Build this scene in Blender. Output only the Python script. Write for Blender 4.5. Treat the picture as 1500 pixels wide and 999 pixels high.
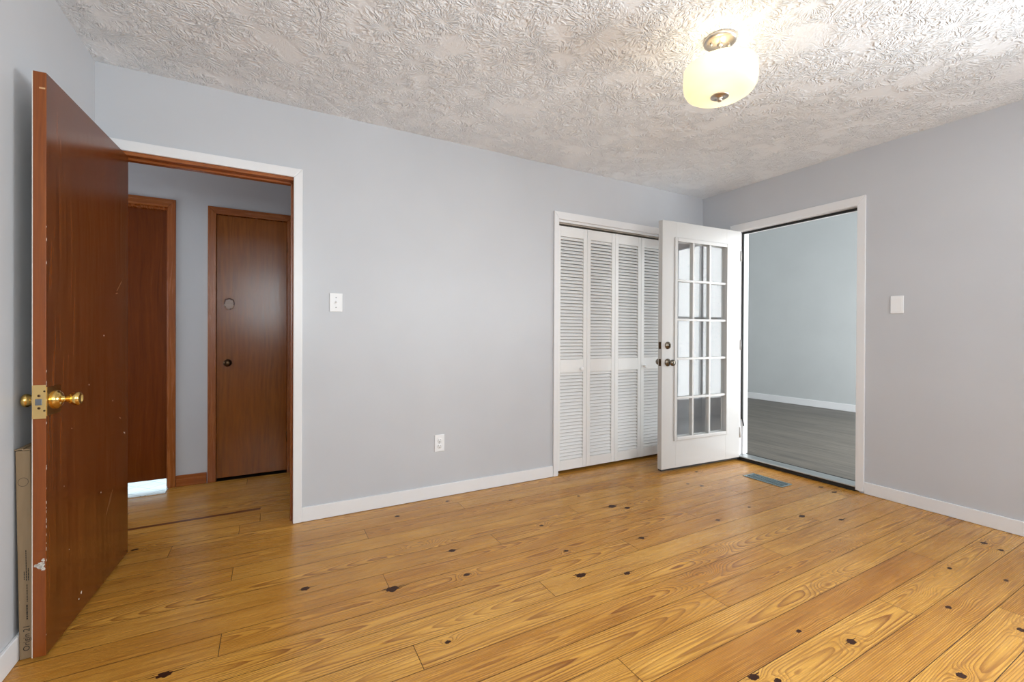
import bpy, bmesh, math, random
import numpy as np
from mathutils import Vector, Matrix

for o in list(bpy.data.objects):
    bpy.data.objects.remove(o, do_unlink=True)
scene = bpy.context.scene
COL = scene.collection
random.seed(7)

# ------------------------------------------------------------------ camera
CAM_H, YAW, PITCH, ROLL, FPX, CY = 1.11235, 0.50084, -0.003818, 0.004591, 644.80, -6.842
fw = Vector((math.sin(YAW) * math.cos(PITCH), math.cos(YAW) * math.cos(PITCH), math.sin(PITCH)))
rt = Vector((math.cos(YAW), -math.sin(YAW), 0))
up = rt.cross(fw)
r2 = rt * math.cos(ROLL) + up * math.sin(ROLL)
u2 = -rt * math.sin(ROLL) + up * math.cos(ROLL)
cd = bpy.data.cameras.new('camera')
cam = bpy.data.objects.new('camera', cd)
COL.objects.link(cam)
M4 = Matrix((r2, u2, -fw)).transposed().to_4x4()
M4.translation = Vector((0, 0, CAM_H))
cam.matrix_world = M4
cd.sensor_fit = 'HORIZONTAL'
cd.sensor_width = 36.0
cd.lens = FPX * 36.0 / 1500.0
cd.shift_y = CY / 1500.0
cd.clip_start = 0.05
scene.camera = cam

# ------------------------------------------------------------------ exposure, world, daylight
scene.view_settings.view_transform = 'Standard'
scene.view_settings.look = 'None'
scene.view_settings.gamma = 1.0
scene.view_settings.use_curve_mapping = False
scene.view_settings.exposure = 0.15
scene.cycles.use_denoising = True
scene.cycles.max_bounces = 10
scene.cycles.diffuse_bounces = 6
scene.cycles.sample_clamp_indirect = 6.0

world = bpy.data.worlds.new('world')
scene.world = world
world.use_nodes = True
wn = world.node_tree.nodes
wn['Background'].inputs[0].default_value = (0.75, 0.87, 1.0, 1)
wn['Background'].inputs[1].default_value = 1.0


def area(name, loc, rot, sx, sy, power, color, spread=math.pi):
    l = bpy.data.lights.new(name, 'AREA')
    l.shape = 'RECTANGLE'
    l.size, l.size_y = sx, sy
    l.energy = power
    l.color = color
    l.spread = spread
    o = bpy.data.objects.new(name, l)
    o.location = loc
    o.rotation_euler = rot
    COL.objects.link(o)
    return o


# room constants (metres): x along the back wall, y towards it, z up
LX, RX, BY, FY, H = -0.7586, 3.6852, 2.8738, -1.30, 2.44
HY = 3.955            # hall wall
SX = 7.50             # far wall of the sun room
SY0, SY1 = 0.75, 5.6
HS = 4.0              # the next room is taller
LAMP = (1.762, 1.290)

# daylight through the windows, two of them added; the bathroom and hall lamps have none
# window_1 and fill_window_2 are in the wall behind the camera, window_3 in the sun room, fill_window_4 added in the right wall
D90 = math.radians(90)
area('daylight_window_near', (0.0, FY - 0.15, 1.70), (D90, 0, 0), 1.10, 1.0, 41, (0.86, 0.95, 1.0))
area('added_fill_wide', (2.30, FY - 0.15, 1.50), (D90, 0, 0), 1.70, 1.25, 39, (0.97, 0.98, 1.0))  # fill lamp outside an added window behind the camera
area('added_fill_right', (RX + 0.19, -0.25, 1.40), (0, D90, 0), 1.05, 1.45, 80, (0.93, 0.97, 1.0), 2.1)  # fill lamp at an added window, there to brighten the left wall
area('daylight_sunroom', (5.5, SY0 - 0.15, 1.35), (D90, 0, 0), 2.8, 2.3, 180, (0.98, 0.99, 1.0))
area('daylight_bathroom', (-1.2, 6.25, 0.75), (-D90, 0, 0), 1.2, 1.2, 16, (0.66, 0.9, 1.0))
area('hall_fill', (-2.25, 3.45, 1.3), (0, -D90, 0), 0.6, 1.4, 18, (0.88, 0.94, 1.0))  # added fill lamp in the unseen hall end, brightens the hall wall


# ------------------------------------------------------------------ material helpers
def srgb(r, g, b):
    def f(c):
        c /= 255.0
        return c / 12.92 if c <= 0.04045 else ((c + 0.055) / 1.055) ** 2.4
    return (f(r), f(g), f(b), 1.0)


def mat(name, color=(0.8, 0.8, 0.8, 1), rough=0.5, metal=0.0, spec=0.5):
    m = bpy.data.materials.new(name)
    m.use_nodes = True
    b = m.node_tree.nodes['Principled BSDF']
    b.inputs['Base Color'].default_value = color
    b.inputs['Roughness'].default_value = rough
    b.inputs['Metallic'].default_value = metal
    b.inputs['Specular IOR Level'].default_value = spec
    return m


class NT:
    """small node-graph writer"""
    def __init__(self, m):
        self.t = m.node_tree
        self.bsdf = self.t.nodes['Principled BSDF']

    def n(self, typ, **kw):
        nd = self.t.nodes.new(typ)
        for k, v in kw.items():
            setattr(nd, k, v)
        return nd

    def put(self, nd, key, v):
        if hasattr(v, 'is_linked') or hasattr(v, 'links'):
            self.t.links.new(v, nd.inputs[key])
        else:
            nd.inputs[key].default_value = v

    def math(self, op, a, b=0.0, c=None):
        nd = self.n('ShaderNodeMath', operation=op)
        self.put(nd, 0, a)
        self.put(nd, 1, b)
        if c is not None:
            self.put(nd, 2, c)
        return nd.outputs[0]

    def noise(self, vec, scale, detail=2.0, rough=0.5, dist=0.0):
        nd = self.n('ShaderNodeTexNoise')
        self.put(nd, 'Vector', vec)
        nd.inputs['Scale'].default_value = scale
        nd.inputs['Detail'].default_value = detail
        nd.inputs['Roughness'].default_value = rough
        nd.inputs['Distortion'].default_value = dist
        return nd.outputs[0]

    def mapping(self, vec, scale=(1, 1, 1), loc=(0, 0, 0), rot=(0, 0, 0)):
        nd = self.n('ShaderNodeMapping')
        self.put(nd, 'Vector', vec)
        nd.inputs['Scale'].default_value = scale
        nd.inputs['Location'].default_value = loc
        nd.inputs['Rotation'].default_value = rot
        return nd.outputs[0]

    def ramp(self, fac, stops, interp='LINEAR'):
        nd = self.n('ShaderNodeValToRGB')
        cr = nd.color_ramp
        cr.interpolation = interp
        while len(cr.elements) < len(stops):
            cr.elements.new(0.5)
        for e, (p, c) in zip(cr.elements, stops):
            e.position = p
            e.color = c if len(c) == 4 else (*c, 1)
        self.put(nd, 0, fac)
        return nd.outputs[0]

    def mix(self, fac, a, b, blend='MIX'):
        nd = self.n('ShaderNodeMix', data_type='RGBA', blend_type=blend)
        self.put(nd, 0, fac)
        self.put(nd, 6, a)
        self.put(nd, 7, b)
        return nd.outputs[2]

    def maprange(self, v, a, b, c, d):
        nd = self.n('ShaderNodeMapRange')
        for i, x in enumerate((v, a, b, c, d)):
            self.put(nd, i, x)
        return nd.outputs[0]

    def bump(self, height, strength, distance):
        nd = self.n('ShaderNodeBump')
        self.put(nd, 'Height', height)
        nd.inputs['Strength'].default_value = strength
        nd.inputs['Distance'].default_value = distance
        self.t.links.new(nd.outputs[0], self.bsdf.inputs['Normal'])
        return nd

    def obj(self):
        return self.n('ShaderNodeTexCoord').outputs['Object']

    def attr(self, name, out='Fac'):
        nd = self.n('ShaderNodeAttribute', attribute_name=name)
        return nd.outputs[out]

    def out(self, key, v):
        self.put(self.bsdf, key, v)


def paint(name, color, rough=0.45, bump=0.15, scale=260, spec=0.5):
    m = mat(name, color, rough, 0, spec)
    t = NT(m)
    v = t.obj()
    f = t.noise(v, 2.2, 3)
    t.out('Base Color', t.mix(t.maprange(f, 0.3, 0.7, 0.0, 1.0), tuple(c * 0.975 for c in color[:3]) + (1,), tuple(min(1, c * 1.02) for c in color[:3]) + (1,)))
    t.bump(t.noise(v, scale, 2), bump, 0.001)
    return m


def varnished(name, light, dark, red, rough=0.28, streak=(55, 55, 1.6), spec=0.5, blot=0.5):
    m = mat(name, light, rough, 0, spec)
    t = NT(m)
    v = t.obj()
    warp = t.n('ShaderNodeTexNoise')
    t.put(warp, 'Vector', t.mapping(v, (1.5, 1.5, 0.9)))
    warp.inputs['Scale'].default_value = 2.0
    a = t.n('ShaderNodeVectorMath', operation='MULTIPLY_ADD')
    t.put(a, 0, warp.outputs['Color'])
    a.inputs[1].default_value = (0.06, 0.06, 0.0)
    t.put(a, 2, v)
    g1 = t.noise(t.mapping(a.outputs[0], streak), 1.0, 6, 0.6)
    g2 = t.noise(t.mapping(a.outputs[0], (streak[0] * 0.16, streak[1] * 0.16, streak[2] * 0.25)), 1.0, 3, 0.5)
    g3 = t.noise(t.mapping(v, (400, 400, 12)), 1.0, 3, 0.6)
    c = t.mix(t.maprange(g1, 0.30, 0.68, 0, 1), dark, light)
    c = t.mix(t.maprange(g2, 0.38, 0.66, 0, blot), c, red)
    c = t.mix(t.maprange(g3, 0.55, 0.75, 0, 0.25), c, tuple(x * 0.45 for x in dark[:3]) + (1,))
    t.out('Base Color', c)
    t.out('Roughness', t.maprange(g1, 0.2, 0.8, rough * 0.85, rough * 1.2))
    t.bump(t.math('ADD', g1, t.math('MULTIPLY', g3, 0.6)), 0.04, 0.001)
    return m


M = {}
M['wall'] = paint('grey_wall_paint', srgb(194, 196, 200), 0.33, 0.10, spec=0.5)
M['sun_wall'] = paint('blue_grey_wall_paint', srgb(190, 193, 193), 0.6, 0.1)
M['trim'] = paint('white_trim_paint', srgb(228, 228, 229), 0.30, 0.05)
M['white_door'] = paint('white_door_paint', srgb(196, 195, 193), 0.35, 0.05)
M['louver'] = paint('white_louver_paint', srgb(230, 230, 229), 0.40, 0.05)
M['plate'] = mat('white_plastic', srgb(236, 237, 238), 0.3)
M['plate_dark'] = mat('shadowed_plastic_slot', srgb(60, 60, 60), 0.5)
M['mahogany'] = varnished('red_brown_varnished_door', srgb(112, 60, 22), srgb(78, 37, 12), srgb(100, 46, 16), 0.22)
M['edge_wood'] = varnished('orange_brown_door_edge', srgb(140, 74, 16), srgb(114, 54, 8), srgb(132, 62, 10), 0.42, (90, 90, 2.5))
M['hall_door_red'] = varnished('dark_red_hall_door', srgb(118, 58, 14), srgb(92, 42, 8), srgb(112, 50, 10), 0.24, spec=0.3)
M['lauan'] = varnished('dark_brown_lauan_door', srgb(150, 86, 26), srgb(116, 62, 14), srgb(138, 74, 16), 0.2, (70, 70, 3.0), 0.35)
M['stained_trim'] = varnished('stained_wood_trim', srgb(166, 98, 42), srgb(126, 64, 24), srgb(152, 78, 30), 0.26, (60, 60, 1.5))
M['stained_trim_flat'] = varnished('stained_wood_head_trim', srgb(166, 98, 42), srgb(126, 64, 24), srgb(152, 78, 30), 0.26, (1.5, 60, 60))
M['brass'] = mat('polished_brass', srgb(226, 190, 112), 0.16, 1.0)
M['brass_satin'] = mat('satin_brass_plate', srgb(222, 190, 128), 0.38, 1.0)
M['steel_latch'] = mat('grey_latch_metal', srgb(130, 134, 140), 0.35, 1.0)
M['pewter'] = mat('dark_pewter', srgb(128, 120, 108), 0.25, 1.0)
M['bronze'] = mat('dark_bronze', srgb(84, 64, 46), 0.3, 1.0)
M['nickel'] = mat('brushed_nickel', srgb(205, 196, 184), 0.35, 1.0)
M['alu'] = mat('aluminium_threshold', srgb(190, 194, 194), 0.35, 1.0)
M['black'] = mat('black_rubber', srgb(24, 25, 24), 0.6)
M['cupboard_shade'] = mat('painted_gap_shade', srgb(58, 44, 34), 0.5)  # shade colour for the cupboard floor
M['chip'] = mat('bare_white_chip', srgb(226, 220, 210), 0.7)
M['pale_chip'] = mat('pale_wood_chip', srgb(200, 160, 118), 0.7)
M['vent'] = mat('grey_green_vent_enamel', srgb(120, 138, 142), 0.35, 0.3)
M['void'] = mat('dark_duct', srgb(34, 40, 42), 0.8)
M['closet'] = paint('closet_inside_paint', srgb(170, 170, 170), 0.7, 0.05)
M['strip'] = mat('dark_brown_board_edge', srgb(104, 56, 22), 0.3)
M['seam'] = mat('dark_floor_seam', srgb(62, 34, 14), 0.8)

# glass: thin architectural pane
g = bpy.data.materials.new('clear_glass')
g.use_nodes = True
nt = g.node_tree
nt.nodes.clear()
o_ = nt.nodes.new('ShaderNodeOutputMaterial')
mx = nt.nodes.new('ShaderNodeMixShader')
tr = nt.nodes.new('ShaderNodeBsdfTransparent')
gl = nt.nodes.new('ShaderNodeBsdfGlossy')
tr.inputs[0].default_value = (0.98, 0.99, 0.99, 1)
gl.inputs['Roughness'].default_value = 0.02
ge = nt.nodes.new('ShaderNodeNewGeometry')
dp = nt.nodes.new('ShaderNodeVectorMath')
dp.operation = 'DOT_PRODUCT'
nt.links.new(ge.outputs['Normal'], dp.inputs[0])
nt.links.new(ge.outputs['Incoming'], dp.inputs[1])


def gm(op, a_, b_):
    q = nt.nodes.new('ShaderNodeMath')
    q.operation = op
    for i_, x_ in enumerate((a_, b_)):
        if isinstance(x_, float):
            q.inputs[i_].default_value = x_
        else:
            nt.links.new(x_, q.inputs[i_])
    return q.outputs[0]


fz = gm('POWER', gm('SUBTRACT', 1.0, gm('ABSOLUTE', dp.outputs['Value'], 0.0)), 5.0)
fz = gm('ADD', gm('MULTIPLY', fz, 0.95), 0.045)
nt.links.new(fz, mx.inputs[0])
nt.links.new(tr.outputs[0], mx.inputs[1])
nt.links.new(gl.outputs[0], mx.inputs[2])
nt.links.new(mx.outputs[0], o_.inputs[0])
M['glass'] = g

# cardboard
m = mat('brown_cardboard', srgb(140, 118, 90), 0.8)
t = NT(m)
v = t.obj()
f = t.noise(t.mapping(v, (60, 60, 8)), 1.0, 4)
t.out('Base Color', t.mix(f, srgb(132, 110, 82), srgb(156, 132, 102)))
M['cardboard'] = m
M['ink'] = mat('black_print_ink', srgb(40, 34, 28), 0.8)

# textured ceiling: stomp-brush plaster, fans of ridges around many centres
m = mat('stomp_textured_plaster', srgb(244, 248, 252), 0.75, 0, 0.3)
t = NT(m)
pos = t.obj()


def fan_layer(scale, off, seed):
    vo = t.n('ShaderNodeTexVoronoi', feature='F1', voronoi_dimensions='2D')
    wob = t.n('ShaderNodeTexNoise')
    t.put(wob, 'Vector', pos)
    wob.inputs['Scale'].default_value = 9.0
    wob.inputs['Detail'].default_value = 2.0
    add = t.n('ShaderNodeVectorMath', operation='MULTIPLY_ADD')
    t.put(add, 0, wob.outputs['Color'])
    add.inputs[1].default_value = (0.06, 0.06, 0)
    t.put(add, 2, t.mapping(pos, (1, 1, 0), off))
    t.put(vo, 'Vector', add.outputs[0])
    vo.inputs['Scale'].default_value = scale
    sub = t.n('ShaderNodeVectorMath', operation='SUBTRACT')
    t.put(sub, 0, add.outputs[0])
    dv = t.n('ShaderNodeVectorMath', operation='SUBTRACT')
    t.put(dv, 0, add.outputs[0])
    t.put(dv, 1, vo.outputs['Position'])
    sp = t.n('ShaderNodeSeparateXYZ')
    t.put(sp, 0, dv.outputs[0])
    ang = t.math('ARCTAN2', sp.outputs[1], sp.outputs[0])
    ln = t.n('ShaderNodeVectorMath', operation='LENGTH')
    t.put(ln, 0, dv.outputs[0])
    cs, sn = t.math('COSINE', ang), t.math('SINE', ang)
    sc = t.n('ShaderNodeSeparateXYZ')
    t.put(sc, 0, vo.outputs['Color'])
    cb = t.n('ShaderNodeCombineXYZ')
    # rows of ridges: fast change around the centre, slow change outwards
    t.put(cb, 0, t.math('MULTIPLY_ADD', cs, 1.5, t.math('MULTIPLY', sc.outputs[0], 50.0)))
    t.put(cb, 1, t.math('MULTIPLY_ADD', sn, 1.5, t.math('MULTIPLY', sc.outputs[1], 50.0)))
    t.put(cb, 2, t.math('MULTIPLY', ln.outputs['Value'], 9.0))
    n1 = t.noise(cb.outputs[0], 2.3, 2, 0.5)
    # ridged
    rd = t.math('SUBTRACT', 1.0, t.math('MULTIPLY', t.math('ABSOLUTE', t.math('SUBTRACT', n1, 0.5)), 7.0))
    rd = t.math('MAXIMUM', rd, 0.0)
    fade = t.maprange(ln.outputs['Value'], 0.012, 0.05, 0.0, 1.0)
    fade = t.math('MULTIPLY', fade, t.maprange(ln.outputs['Value'], 0.09, 0.135, 1.0, 0.0))
    return t.math('MULTIPLY', rd, fade)


l1 = fan_layer(5.0, (0, 0, 0), 1)
l2 = fan_layer(5.6, (3.37, 1.71, 0), 2)
hgt = t.math('MAXIMUM', l1, l2)
mask = t.maprange(t.noise(t.mapping(pos, (1, 1, 1), (1, 9, 0)), 5.0, 2), 0.34, 0.44, 0.15, 1.0)
hgt = t.math('MULTIPLY', hgt, mask)
hgt = t.math('ADD', hgt, t.math('MULTIPLY', t.noise(pos, 70, 2), 0.18))
t.bump(hgt, 1.0, 0.0062)
M['ceiling'] = m

# pine boards: ring coordinate, board tone and board coordinates come from the mesh
m = mat('varnished_pine_boards', srgb(205, 155, 85), 0.27, 0, 0.5)
t = NT(m)
ring = t.attr('ring')
tone = t.attr('tone')
bpos = t.attr('bpos', 'Vector')
fr_ = t.math('FRACT', ring)
saw = t.ramp(fr_, [(0.0, (0, 0, 0)), (0.45, (0.16, 0.16, 0.16)), (0.80, (0.75, 0.75, 0.75)), (0.90, (1, 1, 1)), (1.0, (0, 0, 0))])
streak = t.noise(t.mapping(bpos, (2.2, 160, 1)), 1.0, 4, 0.6)
blot = t.noise(t.mapping(bpos, (2.6, 9.0, 1)), 1.0, 3, 0.55)
amp = t.maprange(t.noise(t.mapping(bpos, (1.4, 6.0, 1), (5, 3, 0)), 1.0, 2), 0.33, 0.66, 0.5, 1.0)
ringf = t.math('MULTIPLY', saw, amp)
base = t.mix(t.maprange(blot, 0.3, 0.7, 0, 1), srgb(200, 142, 54), srgb(226, 170, 80))
base = t.mix(ringf, base, srgb(122, 66, 18))
base = t.mix(t.maprange(streak, 0.47, 0.66, 0, 0.6), base, srgb(134, 78, 26))
speck = t.noise(t.mapping(bpos, (60, 130, 1)), 1.0, 1)
base = t.mix(t.maprange(speck, 0.76, 0.82, 0, 0.5), base, srgb(96, 52, 20))
tonec = t.n('ShaderNodeCombineXYZ')
t.put(tonec, 0, t.math('MULTIPLY_ADD', tone, 0.16, 0.92))
t.put(tonec, 1, t.math('MULTIPLY_ADD', tone, 0.26, 0.86))
t.put(tonec, 2, t.math('MULTIPLY_ADD', tone, 0.40, 0.78))
base = t.mix(1.0, base, tonec.outputs[0], 'MULTIPLY')
t.out('Base Color', base)
t.out('Roughness', t.maprange(streak, 0.2, 0.8, 0.22, 0.34))
t.bump(t.math('ADD', ringf, t.math('MULTIPLY', t.noise(bpos, 14, 2), 0.8)), 0.10, 0.0012)
M['pine'] = m
m = mat('dark_pine_knot', srgb(62, 30, 18), 0.4, 0, 0.2)
t = NT(m)
t.out('Base Color', t.mix(t.noise(t.obj(), 160, 3), srgb(30, 13, 8), srgb(72, 36, 18)))
M['knot'] = m

# grey laminate of the sun room
m = mat('grey_laminate', srgb(120, 114, 106), 0.4)
t = NT(m)
v = t.obj()
br = t.n('ShaderNodeTexBrick')
t.put(br, 'Vector', t.mapping(v, (1, 1, 1), (0, 0, 0), (0, 0, math.radians(90))))
br.inputs['Color1'].default_value = srgb(92, 86, 77)
br.inputs['Color2'].default_value = srgb(110, 103, 93)
br.inputs['Mortar'].default_value = srgb(70, 66, 60)
br.inputs['Scale'].default_value = 1.0
br.inputs['Mortar Size'].default_value = 0.002
br.inputs['Brick Width'].default_value = 1.2
br.inputs['Row Height'].default_value = 0.14
g1 = t.noise(t.mapping(v, (40, 2.0, 1)), 1.0, 5, 0.6)
g2 = t.noise(t.mapping(v, (8, 0.8, 1)), 1.0, 3)
c = t.mix(t.maprange(g1, 0.4, 0.65, 0, 0.85), br.outputs[0], srgb(58, 53, 48))
c = t.mix(t.maprange(g2, 0.45, 0.7, 0, 0.4), c, srgb(126, 117, 104))
t.out('Base Color', c)
M['laminate'] = m

# white bathroom tile
m = mat('white_marble_tile', srgb(226, 232, 234), 0.25)
t = NT(m)
v = t.obj()
br = t.n('ShaderNodeTexBrick')
br.offset = 0.0
t.put(br, 'Vector', t.mapping(v, (1, 1, 1), (0, 0, 0), (0, 0, math.radians(45))))
br.inputs['Color1'].default_value = srgb(228, 234, 236)
br.inputs['Color2'].default_value = srgb(214, 222, 226)
br.inputs['Mortar'].default_value = srgb(150, 160, 164)
br.inputs['Scale'].default_value = 1.0
br.inputs['Mortar Size'].default_value = 0.003
br.inputs['Brick Width'].default_value = 0.12
br.inputs['Row Height'].default_value = 0.12
t.out('Base Color', br.outputs[0])
M['tile'] = m

# lamp shade: cream glass that glows from the bulbs inside
m = bpy.data.materials.new('cream_glass_shade')
m.use_nodes = True
t = NT(m)
t.out('Base Color', srgb(250, 236, 200))
t.out('Roughness', 0.25)
t.out('Emission Color', (1.0, 0.90, 0.70, 1))
t.out('Emission Strength', 0.28)
tl = t.n('ShaderNodeBsdfTranslucent')
tl.inputs[0].default_value = (0.90, 0.79, 0.60, 1)
ms = t.n('ShaderNodeMixShader')
ms.inputs[0].default_value = 0.45
t.t.links.new(t.bsdf.outputs[0], ms.inputs[1])
t.t.links.new(tl.outputs[0], ms.inputs[2])
t.t.links.new(ms.outputs[0], t.t.nodes['Material Output'].inputs[0])
M['shade'] = m


# ------------------------------------------------------------------ mesh builder
class MB:
    def __init__(self):
        self.bm = bmesh.new()
        self.mats = []
        self.cur = 0

    def use(self, key):
        if key not in self.mats:
            self.mats.append(key)
        self.cur = self.mats.index(key)
        return self

    def _f(self, vs, smooth=False):
        try:
            f = self.bm.faces.new(vs)
        except ValueError:
            return None
        f.material_index = self.cur
        f.smooth = smooth
        return f

    def box(self, x0, x1, y0, y1, z0, z1, rot=None, piv=None):
        c = [Vector((x, y, z)) for z in (z0, z1) for y in (y0, y1) for x in (x0, x1)]
        if rot is not None:
            p = Vector(piv) if piv else Vector(((x0 + x1) / 2, (y0 + y1) / 2, (z0 + z1) / 2))
            c = [rot @ (q - p) + p for q in c]
        v = [self.bm.verts.new(q) for q in c]
        for a in ((0, 2, 3, 1), (4, 5, 7, 6), (0, 1, 5, 4), (2, 6, 7, 3), (0, 4, 6, 2), (1, 3, 7, 5)):
            self._f([v[i] for i in a])
        return self

    def prism(self, pts, axis, a, b):
        """polygon pts (2-D) swept along axis 0/1/2 from a to b"""
        def P(p, s):
            q = [0, 0, 0]
            o = [i for i in range(3) if i != axis]
            q[o[0]], q[o[1]], q[axis] = p[0], p[1], s
            return self.bm.verts.new(q)
        A = [P(p, a) for p in pts]
        B = [P(p, b) for p in pts]
        n = len(pts)
        self._f(A[::-1])
        self._f(B)
        for i in range(n):
            self._f([A[i], A[(i + 1) % n], B[(i + 1) % n], B[i]])
        return self

    def lathe(self, prof, origin, axis=(0, 0, 1), seg=32, smooth=True):
        """prof: (radius, distance along axis) list"""
        ax = Vector(axis).normalized()
        t1 = ax.orthogonal().normalized()
        t2 = ax.cross(t1)
        og = Vector(origin)
        rings = []
        for r, d in prof:
            if r < 1e-6:
                rings.append([self.bm.verts.new(og + ax * d)])
            else:
                rings.append([self.bm.verts.new(og + ax * d + (t1 * math.cos(2 * math.pi * k / seg) + t2 * math.sin(2 * math.pi * k / seg)) * r) for k in range(seg)])
        for A, B in zip(rings, rings[1:]):
            if len(A) == 1 and len(B) == 1:
                continue
            for k in range(seg):
                k2 = (k + 1) % seg
                if len(A) == 1:
                    self._f([A[0], B[k], B[k2]], smooth)
                elif len(B) == 1:
                    self._f([A[k], A[k2], B[0]], smooth)
                else:
                    self._f([A[k], A[k2], B[k2], B[k]], smooth)
        return self

    def tube(self, p, q, r, seg=12):
        p, q = Vector(p), Vector(q)
        return self.lathe([(0, 0), (r, 0), (r, (q - p).length), (0, (q - p).length)], p, q - p, seg)

    def poly(self, pts):
        self._f([self.bm.verts.new(p) for p in pts])
        return self

    def build(self, name, parent=None, bevel=0.0, smooth_angle=None):
        bmesh.ops.recalc_face_normals(self.bm, faces=self.bm.faces[:])
        me = bpy.data.meshes.new(name)
        self.bm.to_mesh(me)
        self.bm.free()
        for k in self.mats:
            me.materials.append(M[k])
        o = bpy.data.objects.new(name, me)
        COL.objects.link(o)
        if parent is not None:
            o.parent = parent
        if bevel:
            md = o.modifiers.new('bevel', 'BEVEL')
            md.width = bevel
            md.segments = 2
            md.limit_method = 'ANGLE'
        return o


def mb(key):
    return MB().use(key)


def tag(o, label=None, cat=None, group=None, kind=None):
    if label:
        o['label'] = label
    if cat:
        o['category'] = cat
    if group:
        o['group'] = group
    if kind:
        o['kind'] = kind
    return o


def empty(name, loc=(0, 0, 0), rotz=0.0):
    o = bpy.data.objects.new(name, None)
    o.empty_display_size = 0.1
    o.location = loc
    o.rotation_euler = (0, 0, rotz)
    COL.objects.link(o)
    return o


def struct(o, label, cat):
    return tag(o, label, cat, None, 'structure')


# ------------------------------------------------------------------ walls, ceiling
W = 0.115
OA = (-0.690, 0.134, 2.045)     # rough opening to the hall
OC = (1.965, 3.225, 2.045)      # closet
OR = (1.560, 2.515, 2.065)      # sun room (y range)
b = mb('wall')
y0, y1 = BY, BY + W
b.box(LX - W, OA[0], y0, y1, 0, H).box(OA[0], OA[1], y0, y1, OA[2], H).box(OA[1], OC[0], y0, y1, 0, H)
b.box(OC[0], OC[1], y0, y1, OC[2], H).box(OC[1], RX, y0, y1, 0, H)
struct(b.build('wall_back'), 'long pale grey wall with the hall doorway and the louvered closet', 'wall')
b = mb('wall')
b.box(LX - W, LX, FY - W, BY, 0, H)
struct(b.build('wall_left'), 'pale grey wall at the far left behind the open brown door', 'wall')
RW = 0.14
b = mb('wall')
WR = (-0.975, 0.475, 0.875, 1.925)
b.box(RX, RX + RW, FY - W, WR[0], 0, H).box(RX, RX + RW, WR[0], WR[1], 0, WR[2]).box(RX, RX + RW, WR[0], WR[1], WR[3], H).box(RX, RX + RW, WR[1], OR[0], 0, H).box(RX, RX + RW, OR[0], OR[1], OR[2], H).box(RX, RX + RW, OR[1], BY + W, 0, H)
struct(b.build('wall_right'), 'grey wall on the right with the white framed opening to the next room', 'wall')


def wall_with_windows(m_, xa, xb, ya, yb, wins, H=H):
    """wall along x with rectangular openings (x0,x1,z0,z1)"""
    b = mb(m_)
    x = xa
    for (w0, w1, z0, z1) in wins:
        b.box(x, w0, ya, yb, 0, H).box(w0, w1, ya, yb, 0, z0).box(w0, w1, ya, yb, z1, H)
        x = w1
    b.box(x, xb, ya, yb, 0, H)
    return b


W1 = (-0.55, 0.55, 1.2, 2.2)
W2 = (1.45, 3.15, 0.875, 2.125)
struct(wall_with_windows('wall', LX - W, RX + RW, FY - W, FY, [W1, W2]).build('wall_front'), 'grey wall behind the camera with two windows, the wide one added for light', 'wall')
b = mb('ceiling')
b.box(LX - W, RX + RW, FY - W, BY + W, H, H + 0.06)
struct(b.build('ceiling'), 'white plaster ceiling with stomped brush texture', 'ceiling')


def window(name, x0, x1, z0, z1, ya, yb, n):
    """double-hung window in a wall along x: frame, sash bars and panes"""
    fr = mb('trim')
    d = 0.045
    fr.box(x0, x0 + d, ya, yb, z0, z1).box(x1 - d, x1, ya, yb, z0, z1).box(x0 + d, x1 - d, ya, yb, z1 - d, z1).box(x0 + d, x1 - d, ya, yb, z0, z0 + d)
    zm = (z0 + z1) / 2
    ym = (ya + yb) / 2
    for k in range(1, n):
        xm = x0 + (x1 - x0) * k / n
        fr.box(xm - 0.02, xm + 0.02, ym - 0.02, ym + 0.02, z0 + d, z1 - d)
    xs = [x0 + d] + [x0 + (x1 - x0) * k / n for k in range(1, n)] + [x1 - d]
    for a, c in zip(xs, xs[1:]):
        fr.box(a, c, ym - 0.018, ym + 0.018, zm - 0.02, zm + 0.02)
    # casing on the room side and sill
    e = 0.055
    fr.box(x0 - e, x0, yb - 0.001, yb + 0.014, z0 - e, z1 + e).box(x1, x1 + e, yb - 0.001, yb + 0.014, z0 - e, z1 + e)
    fr.box(x0, x1, yb - 0.001, yb + 0.014, z1, z1 + e).box(x0, x1, yb - 0.001, yb + 0.03, z0 - e, z0)
    o = fr.build(name)
    struct(o, {'window_1': 'small white window behind the camera facing the hall doorway', 'fill_window_2': 'wide two part white window added behind the camera for fill light', 'window_3': 'wide white window in the end wall of the next room'}[name], 'window')
    p = mb('glass')
    p.box(x0 + d, x1 - d, ym - 0.003, ym + 0.003, z0 + d, z1 - d)
    p.build('window_pane', o)
    return o


window('window_1', *W1, FY - W, FY, 1)
window('fill_window_2', *W2, FY - W, FY, 2)  # unseen window put in to give the wide fill an opening
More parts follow.
